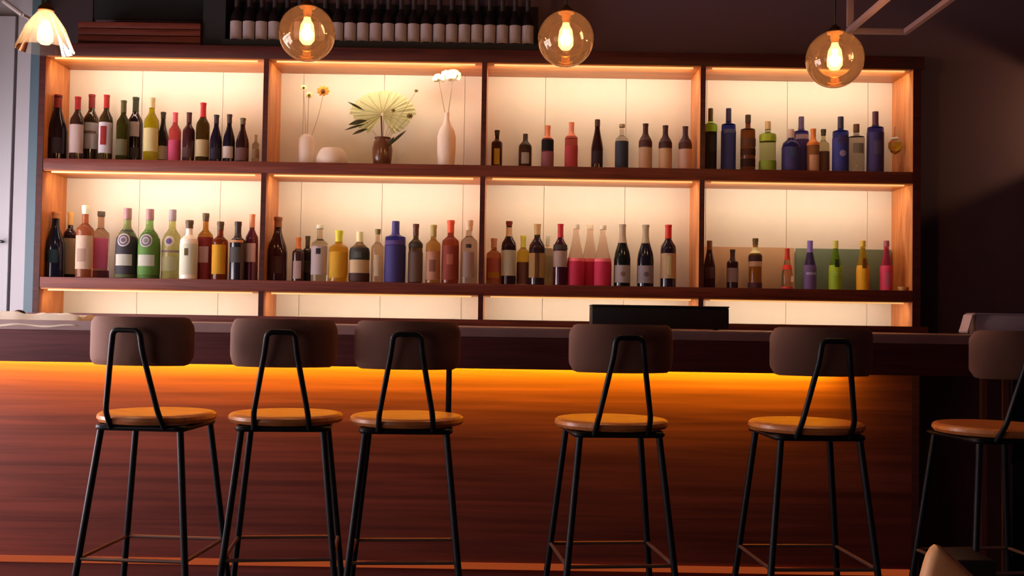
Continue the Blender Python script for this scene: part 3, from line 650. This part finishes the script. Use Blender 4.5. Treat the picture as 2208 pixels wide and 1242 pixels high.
v, H, R = vase('vase', 661, 345, 290, 35, [(.96, 0), (1, .04), (1, .72), (.94, .86), (.72, .95), (.45, 1)], M_cer, 'small white cylinder vase holding three thin stemmed flowers')
stem(v, (-.005, 0, H * .7), off(v, 655, 190)); flower(v, 655, 189, .018, (222, 214, 150), cen=(60, 66, 20))
stem(v, (0, 0, H * .7), off(v, 666, 207)); flower(v, 667, 205, .022, (240, 222, 160), cen=(110, 84, 20))
stem(v, (.006, 0, H * .7), off(v, 697, 200), bend=.02); flower(v, 697, 196, .034, (226, 140, 40), cen=(120, 60, 10))
# low white shell bowl
X = PX(716, Y, 345)
bm = bmesh.new(); rr = 34 / FPX * Y; hh = P(716, 321, Y).z - z
prof = [(0, 0), (.9, 0), (1, .2), (.97, .5), (.8, .85), (.66, 1), (.6, .96), (.55, .6), (0, .5)]
lathe(bm, [(r * rr, h * hh) for r, h in prof], 36)
bo = tag(obj('white_bowl', bm, M_cer, loc=(X, Y, z)), 'low rounded white bowl right of the small white vase', 'bowl'); placed.append((X, Y, rr, z))
# dark brown vase with fan leaf
M_bv = mat('brown glazed ceramic', (104, 62, 40), rough=.18)
v, H, R = vase('vase', 824, 349, 297, 52, [(.66, 0), (.72, .03), (.80, .3), (.84, .6), (.74, .84), (.62, .93), (.70, 1)], M_bv, 'brown glazed vase holding a large round palm fan leaf')
stem(v, (0, 0, H * .6), off(v, 822, 250), .0045, mat('brown stem', (90, 40, 20)))
c = Vector(off(v, 824, 245)); bm = bmesh.new(); nb = 30; Rf = 74 / FPX * Y; cc = c + Vector((0, .02, 0))
ring_i = []; ring_o = []
A0, A1 = math.radians(-68), math.radians(248)
for k in range(nb * 2 + 1):
    a = A0 + (A1 - A0) * k / (nb * 2); zig = .008 if k % 2 else -.008
    Ro = Rf * (1.0 if k % 2 else .94) * (1 - (.12 if math.sin(a) < 0 else 0))
    ring_i.append(bm.verts.new(cc + Vector((math.cos(a) * .012, 0, math.sin(a) * .012))))
    ring_o.append(bm.verts.new(cc + Vector((math.cos(a) * Ro, zig * .7 + .05 * math.sin(a), math.sin(a) * Ro * .78))))
for k in range(nb * 2): bm.faces.new((ring_i[k], ring_i[k + 1], ring_o[k + 1], ring_o[k]))
bmesh.ops.solidify(bm, geom=list(bm.faces), thickness=.0012)
fan = obj('fan_leaf', bm, M_fan, v, smooth=False)
bm = bmesh.new()
for k in range(0, nb * 2, 4):
    a = A0 + (A1 - A0) * k / (nb * 2)
    tube(bm, [cc + Vector((math.cos(a) * .01, -.004, math.sin(a) * .01)), cc + Vector((math.cos(a) * Rf * .86, -.006 + .043 * math.sin(a), math.sin(a) * Rf * .67))], .0013, 5)
obj('rib', bm, mat('leaf rib', (150, 132, 70), rough=.7), fan)
def leaf(v, x0, y0, x1, y1, wd, dy):
    a = Vector(off(v, x0, y0)) + Vector((0, dy, 0)); b = Vector(off(v, x1, y1)) + Vector((0, dy - .01, 0)); d_ = b - a; nrm = Vector((-d_.z, 0, d_.x)).normalized()
    bm = bmesh.new(); L, Rr = [], []
    for i in range(9):
        t_ = i / 8; wv = wd * math.sin(PI * min(1, t_ * .92 + .06)) ; p = a + d_ * t_ + Vector((0, -.01 * math.sin(PI * t_), 0))
        L.append(bm.verts.new(p + nrm * wv)); Rr.append(bm.verts.new(p - nrm * wv))
    for i in range(8): bm.faces.new((L[i], L[i + 1], Rr[i + 1], Rr[i]))
    bmesh.ops.solidify(bm, geom=list(bm.faces), thickness=.0012)
    return obj('leaf', bm, M_leafd, v)
stem(v, (-.004, -.004, H * .8), off(v, 790, 262), .0012)
leaf(v, 792, 262, 754, 272, .012, -.03); leaf(v, 794, 280, 762, 293, .008, -.03); leaf(v, 786, 240, 752, 223, .006, -.03); leaf(v, 788, 270, 745, 284, .006, -.03)
for (px, py, r) in ((850, 241, .012), (885, 253, .018), (899, 199, .011)):
    p = off(v, px, py); stem(v, (.004, -.01, H * .8), (p[0], -.03, p[2]), .0011); flower(v, px, py, r, (120, 92, 34), 7, dy=-.035, name='dried_flower', cen=(80, 60, 14))
for (px, py) in ((872, 292), (846, 306)):
    leaf(v, 838, 318, px + 6, py - 8, .008, -.03)
# tall white bottle vase
v, H, R = vase('vase', 962, 352, 243, 40, [(.82, 0), (.86, .02), (1, .3), (1, .55), (.82, .68), (.4, .80), (.24, .9), (.26, 1)], M_cer, 'tall white bottle shaped vase holding white round blossoms')
stem(v, (0, 0, H * .8), off(v, 976, 175), .0022, bend=.0)
stem(v, (0, 0, H * .8), off(v, 946, 172), .0018)
M_blos = mat('creamy white blossom', (250, 240, 200), rough=.7, var=.06)
for (px, py, r) in ((977, 164, .042), (946, 170, .032), (962, 160, .026)):
    c = Vector(off(v, px, py)); bm = bmesh.new(); rnd = random.Random(px)
    for k in range(60):
        a = rnd.uniform(0, 2 * PI); h = rnd.uniform(-.55, 1); q = math.sqrt(max(0, 1 - h * h))
        ball(bm, c + Vector((math.cos(a) * q, math.sin(a) * q * .9, h * .75)) * r * .8, r * .28, n=7)
    obj('blossom', bm, M_blos, v)

# ------------------------------------------------------------------ on top of the shelving unit
ZTc = ZTOP
rk = thing('display_rack', 'black open rack on top of the shelving unit holding a row of bottles', 'rack', (0, 0, 0))
M_blk = mat('flat black board', (20, 16, 19), rough=.7)
rx0, rx1 = PX(446, 5.55, 50), PX(1162, 5.5, 50)
obj('back_board', B(rx0, rx1, YB - .03, YB - .004, ZTc, 2.85), M_blk, rk, smooth=False)
obj('end_board', B(rx0, rx0 + .12, D + .12, YB - .031, ZTc, 3.0), M_blk, rk, smooth=False)
obj('front_rail', B(rx0 + .121, rx1, D + .06, D + .075, ZTc, PZ(800, 89, D + .06)), M_blk, rk, smooth=False)
Yw = D + .13
LX = [501 + 27.3 * k for k in range(24)]
M_wg = mat('dark wine glass', (26, 14, 16), rough=.15); M_lab = mat('greyish wine label', (214, 192, 196), rough=.7, var=.1)
wb = thing('wine_bottle', '', 'bottle', (0, 0, 0), 0, 'row of dark wine bottles on top of the shelving unit')
prof = SH['wine'][0]; Rw, Hw = .0325, .30
bm = bmesh.new(); lathe(bm, [(0, 0)] + [(r * Rw, h * Hw) for r, h in prof] + [(0, .99 * Hw)], 24); obj('glass', bm, M_wg, wb)
obj('label', band(prof, Rw, Hw, .21, .535, 72), M_lab, wb)
bm = bmesh.new(); lathe(bm, [(.37 * Rw + .001, .80 * Hw), (.37 * Rw + .001, .95 * Hw), (.43 * Rw, .96 * Hw), (.43 * Rw, Hw), (0, Hw + .0005)], 20); obj('capsule', bm, pl('capsule', (34, 22, 26)), wb)
def ordinal(k):
    base = ['first', 'second', 'third', 'fourth', 'fifth', 'sixth', 'seventh', 'eighth', 'ninth', 'tenth', 'eleventh', 'twelfth']
    return base[k]
for k, px in enumerate(LX):
    X = PX(px + 9, Yw, 60)
    if k < 12: lab = 'dark wine bottle with grey label on top of the shelves, %s from the left' % ordinal(k)
    else: lab = 'dark wine bottle with grey label on top of the shelves, %s from the right' % ordinal(23 - k)
    if k == 0: wb.location = (X, Yw, ZTc); wb['label'] = lab
    else: dup(wb, (X, Yw, ZTc), 0, lab)
# reddish slatted crate
cr = thing('slatted_crate', 'low reddish wooden slatted crate on top of the shelves at left', 'crate', (0, 0, 0))
ca, cb = PX(168, D + .1, 60), PX(432, D + .1, 60); zc0 = ZTc; zc1 = PZ(300, 47, D + .1)
nsl = 4; hs = (zc1 - zc0) / nsl
for k in range(nsl):
    obj('slat', B(ca, cb, D + .1, D + .118, zc0 + k * hs + .002, zc0 + (k + 1) * hs - .003, bev=.002), M_walnut, cr)
    obj('rear_slat', B(ca, cb, D + .282, D + .298, zc0 + k * hs + .002, zc0 + (k + 1) * hs - .003), M_walnut, cr, smooth=False)
for x in (ca + .02, cb - .05):
    for yy in (D + .1185, D + .2515): obj('corner_post', B(x, x + .03, yy, yy + .03, zc0, zc1 - .004), M_walnut, cr, smooth=False)
for x in (ca + .001, cb - .013): obj('end_panel', B(x, x + .012, D + .119, D + .281, zc0, zc1 - .004), M_walnut, cr, smooth=False)
# dark picture-like wall panel above the crate
struct('wall_panel', B(PX(206, YB, 20), PX(442, YB, 20), YB - .02, YB - .001, PZ(300, 44, YB), 3.1), M_blk)

struct('wall_darkener_left', B(PX(92, YB, 20), PX(203, YB, 20), YB - .015, YB - .001, ZTOP + .04, 3.1), mat('deep plum board', (52, 36, 40), rough=.8))  # dark board added where grazing window light left the wall too bright

# ------------------------------------------------------------------ pendant lamps
def amber_glass(name, tint, haze, hazecol):
    m = bpy.data.materials.new(name); m.use_nodes = True; nt = m.node_tree; nt.nodes.clear()
    out = nt.nodes.new('ShaderNodeOutputMaterial'); tr_ = nt.nodes.new('ShaderNodeBsdfTransparent'); tr_.inputs[0].default_value = tint
    gs = nt.nodes.new('ShaderNodeBsdfGlossy'); gs.inputs['Roughness'].default_value = .02; gs.inputs[0].default_value = (1, .86, .72, 1)
    lw = nt.nodes.new('ShaderNodeFresnel'); lw.inputs[0].default_value = 1.6
    mx = nt.nodes.new('ShaderNodeMixShader'); df = nt.nodes.new('ShaderNodeBsdfTranslucent'); df.inputs[0].default_value = hazecol
    mx2 = nt.nodes.new('ShaderNodeMixShader'); nz = nt.nodes.new('ShaderNodeTexNoise'); nz.inputs['Scale'].default_value = 6
    mp = nt.nodes.new('ShaderNodeMapRange'); mp.inputs['To Min'].default_value = haze * .7; mp.inputs['To Max'].default_value = haze * 1.3
    nt.links.new(nz.outputs['Fac'], mp.inputs['Value']); nt.links.new(mp.outputs[0], mx2.inputs[0])
    nt.links.new(tr_.outputs[0], mx2.inputs[1]); nt.links.new(df.outputs[0], mx2.inputs[2])
    nt.links.new(lw.outputs[0], mx.inputs[0]); nt.links.new(mx2.outputs[0], mx.inputs[1]); nt.links.new(gs.outputs[0], mx.inputs[2])
    nt.links.new(mx.outputs[0], out.inputs[0]); return m
M_amber = amber_glass('amber tinted glass', (1.0, .82, .56, 1), .018, (1.0, .52, .28, 1))
M_cone = amber_glass('milky pink glass', (1.0, .88, .78, 1), .09, (1.0, .84, .72, 1))
M_brass = mat('aged brass', (150, 104, 50), rough=.3, metal=1)
M_cord = mat('black cord', (24, 20, 22), rough=.7)
M_bulb = bpy.data.materials.new('glowing bulb glass'); M_bulb.use_nodes = True; _n = M_bulb.node_tree; _n.nodes.clear()
_o = _n.nodes.new('ShaderNodeOutputMaterial'); _t = _n.nodes.new('ShaderNodeBsdfTransparent'); _t.inputs[0].default_value = (1, .9, .75, 1)
_e = _n.nodes.new('ShaderNodeEmission'); _e.inputs[0].default_value = lin((255, 214, 150)); _e.inputs[1].default_value = 1.6
_a = _n.nodes.new('ShaderNodeAddShader'); _n.links.new(_t.outputs[0], _a.inputs[0]); _n.links.new(_e.outputs[0], _a.inputs[1]); _n.links.new(_a.outputs[0], _o.inputs[0])
M_fil = mat('white hot filament', (255, 240, 200), emit=(255, 226, 170), estr=22)
def pendant(px, py, rpx, Y, label, cone=False):
    c = P(px, py, Y); R = rpx / FPX * Y
    p = thing('pendant_lamp', label, 'lamp', (c.x, c.y, c.z), 0, 'pendant lamps above the bar')
    top = R if not cone else .0
    bm = bmesh.new()
    if not cone:
        n = 24; prof = [(R * math.sin(PI * k / n), R * math.cos(PI * k / n)) for k in range(2, n)] + [(0, -R)]
        lathe(bm, prof, 48)
        zt_ = R * math.cos(PI * 2 / 24)
    else:
        hh = 92 / FPX * Y
        prof = [(.018, hh * .46), (.034, hh * .38), (.056, hh * .2), (.078, 0), (.102, -hh * .36), (.112, -hh * .5), (.108, -hh * .5), (.099, -hh * .32)]
        lathe(bm, prof[:6], 48); zt_ = hh * .46
    obj('shade', bm, M_cone if cone else M_amber, p)
    bm = bmesh.new(); lathe(bm, [(0, zt_ + .028), (.008, zt_ + .028), (.016, zt_ + .02), (.03, zt_ + .006), (.032, zt_ - .006), (.018, zt_ - .008), (.015, zt_ - .045), (0, zt_ - .045)], 24)
    obj('socket', bm, M_brass, p)
    zc = zt_ - .045
    bl = .112 if not cone else .10
    bm = bmesh.new(); lathe(bm, [(.013, zc), (.016, zc - .012), (.026, zc - .030), (.031, zc - bl * .6), (.030, zc - bl * .82), (.018, zc - bl * .96), (0, zc - bl)], 24)
    bu = obj('bulb', bm, amber_b, p)
    bm = bmesh.new()
    for k in range(6):
        a = 2 * PI * k / 6; tube(bm, [(.010 * math.cos(a), .010 * math.sin(a), zc - .026), (.013 * math.cos(a + .5), .013 * math.sin(a + .5), zc - bl * .82)], .0022, 6)
    obj('filament', bm, M_fil, bu)
    bm = bmesh.new(); tube(bm, [(0, 0, zt_ + .026), (0, 0, ZC - c.z - .02)], .0042, 8); obj('cord', bm, M_cord, p)
    bm = bmesh.new(); lathe(bm, [(0, ZC - c.z), (.05, ZC - c.z), (.048, ZC - c.z - .02), (0, ZC - c.z - .024)], 24); obj('ceiling_rose', bm, M_brass, p)
    l = bpy.data.lights.new('bulb_light', 'POINT'); l.energy = BULB_W; l.color = (1, .70, .46); l.shadow_soft_size = .025
    lo = bpy.data.objects.new('bulb_light', l); C.objects.link(lo); lo.parent = p; lo.location = (0, 0, zc - bl * .55)
    return p
amber_b = M_bulb
pendant(98, 62, 60, 4.15, 'cone shaped pendant lamp with pinkish glass, at the upper left corner', cone=True)
pendant(662, 72, 61, 4.15, 'round amber glass pendant lamp hanging before the row of wine bottles')
pendant(1220, 84, 61, 4.15, 'round amber glass pendant lamp, middle one of the three globes')
pendant(1800, 128, 62, 4.15, 'round amber glass pendant lamp hanging lowest, before the upper right bay')

# ------------------------------------------------------------------ hanging frame at the upper right
M_rack = mat('dull mauve grey steel', (120, 98, 108), rough=.5, metal=.2)
hr = thing('ceiling_rack', 'grey steel frame hanging from the ceiling at the upper right', 'frame', (0, 0, 0))
Yf = 4.6; a = P(1830, 66, Yf); b = P(1952, 70, Yf); zf = (a.z + b.z) / 2
bm = bmesh.new(); box(bm, a.x - .01, b.x + .01, Yf - .011, Yf + .011, zf - .011, zf + .011); obj('cross_bar', bm, M_rack, hr, smooth=False)
for q in (a, b):
    obj('side_rail', B(q.x - .011, q.x + .011, 3.2, Yf - .0115, zf - .011, zf + .011), M_rack, hr, smooth=False)
obj('cross_bar', B(a.x - .01, b.x + .01, 3.176, 3.1995, zf - .011, zf + .011), M_rack, hr, smooth=False)
for (xx, yy) in ((a.x - .004, Yf - .03), (a.x - .004, 3.24), (b.x + .004, 3.24)):
    obj('hanger', B(xx - .013, xx + .013, yy - .011, yy + .011, zf + .0115, ZC), M_rack, hr, smooth=False)
# pale bracket at the upper left corner
br = thing('ceiling_bracket', 'pale metal bracket on the wall at the upper left corner', 'bracket', (0, 0, 0))
M_pm = mat('pale bracket metal', (206, 192, 192), rough=.5)
q1, q2 = P(8, 2, 5.5), P(48, 32, 5.5)
bm = bmesh.new(); tube(bm, [q1, q2], .012, 8); tube(bm, [q2, (q2.x + .02, YB - .002, q2.z)], .01, 8); obj('arm', bm, M_pm, br)
obj('plate', B(q2.x - .03, q2.x + .055, YB - .02, YB - .0355 + .035, q2.z - .03, q2.z + .03, bev=.002), M_pm, br)

# ------------------------------------------------------------------ right side
# wall lamp just outside the frame that washes the back wall
sc = thing('wall_sconce', 'small black wall lamp on the right wall washing light along the back wall', 'lamp', (XR, 5.42, 2.27))
obj('back_plate', B(-.02, -.0005, -.05, .05, -.07, .07, bev=.003), M_iron, sc)
bm = bmesh.new(); tube(bm, [(-.02, 0, 0), (-.06, 0, 0)], .012); obj('arm', bm, M_iron, sc)
bm = bmesh.new(); tube(bm, [(-.06, 0, 0), (-.12, .014, 0)], .032, 20); obj('lamp_head', bm, M_iron, sc)
l = bpy.data.lights.new('sconce_light', 'SPOT'); l.energy = 24; l.color = (1, .58, .28); l.spot_size = math.radians(54); l.spot_blend = .4; l.shadow_soft_size = .03
lo = bpy.data.objects.new('sconce_light', l); C.objects.link(lo); lo.parent = sc; lo.location = (-.13, .014, 0)
lo.rotation_euler = Vector((-1, .28, 0)).to_track_quat('-Z', 'Y').to_euler()
# black appliance cabinet at the right edge
ax = PX(2176, 4.75, 900)
ac = thing('black_cabinet', 'black cabinet with two steel handles at the right edge behind rightmost stool', 'cabinet', (0, 0, 0))
obj('body', B(ax, ax + .6, 4.76, 5.3, 0, 1.05, bev=.004), mat('satin black metal', (22, 20, 24), rough=.4), ac)
for zz0, zz1 in ((.08, .5), (.53, 1.02)):
    dr = obj('drawer', B(ax + .01, ax + .59, 4.742, 4.7595, zz0, zz1, bev=.002), mat('satin black metal'), ac)
    bm = bmesh.new(); zz = zz1 - .30 + .02; tube(bm, [(ax + .06, 4.72, zz1 - .16), (ax + .5, 4.72, zz1 - .16)], .012)
    for q in (ax + .08, ax + .48): tube(bm, [(q, 4.72, zz1 - .16), (q, 4.742, zz1 - .16)], .006)
    obj('handle', bm, mat('dull steel handle', (130, 120, 124), rough=.4, metal=.6), dr)
# near tan chair
M_tan = mat('tan leather', (250, 178, 118), rough=.5, bump=.15, nscale=150)
Yc = 2.05; ctr = P(2014, 1180, Yc)
ch = thing('tan_chair', 'tan leather chair whose rounded backrest tip shows in lower right corner', 'chair', (ctr.x + .131, Yc + .0, 0), math.radians(0))
zt2 = ctr.z
# curved backrest shell: smooth outline swept through a rounded thickness
out = [(-.036, -.30), (-.034, -.20), (-.034, -.12), (-.031, -.085), (-.026, -.058), (-.020, -.036), (-.014, -.018), (-.007, -.006), (.001, 0), (.010, -.002), (.020, -.009), (.034, -.021), (.052, -.038), (.074, -.058), (.10, -.082), (.13, -.108), (.17, -.142), (.22, -.184), (.27, -.226), (.31, -.27), (.32, -.30)]
cen = Vector((.09, 0, -.24)); bm = bmesh.new(); layers = []
for (ins, yy) in ((.05, 0), (.018, .0015), (.006, .007), (0, .018), (0, .030), (.006, .041), (.018, .0465), (.05, .048)):
    lay = []
    for (x, zz) in out:
        p = Vector((x, 0, zz)); d_ = (cen - p).normalized(); p = p + d_ * ins; lay.append(bm.verts.new((p.x - .12, yy, zt2 + p.z)))
    layers.append(lay)
for a_, b_ in zip(layers, layers[1:]):
    for i in range(len(out)): j = (i + 1) % len(out); bm.faces.new((a_[i], a_[j], b_[j], b_[i]))
bm.faces.new(layers[0]); bm.faces.new(layers[-1][::-1])
obj('backrest', bm, M_tan, ch)
obj('seat', B(-.16, .28, -.42, .0, .36, .43, bev=.02, seg=3), M_tan, ch)
obj('back_support', B(-.02, .10, -.012, -.0005 + .04, .335, zt2 - .29, bev=.004), M_iron, ch)
for x in (-.13, .25):
    for yy in (-.39, -.03):
        bm = bmesh.new(); tube(bm, [(x, yy, .362), (x * 1.08, yy, 0.002)], .012, 10); obj('leg', bm, M_iron, ch)
# dark ottoman beyond it
xo0, xo1, Yo = PX(2062, 2.75, 1200) + .08, PX(2150, 2.75, 1200), 2.75
zo = P(2100, 1208, Yo).z
ot = thing('dark_stool', 'low dark square stool beyond the tan chair, lower right corner', 'stool', (0, 0, 0))
obj('seat', B(xo0 - .08, xo1, Yo, Yo + .16, zo - .07, zo, bev=.008, seg=3), mat('very dark leather', (40, 30, 32), rough=.45), ot)
for x in (xo0 - .06, xo1 - .02):
    for yy in (Yo + .02, Yo + .14):
        bm = bmesh.new(); tube(bm, [(x, yy, zo - .069), (x, yy, .002)], .011, 10); obj('leg', bm, M_iron, ot)
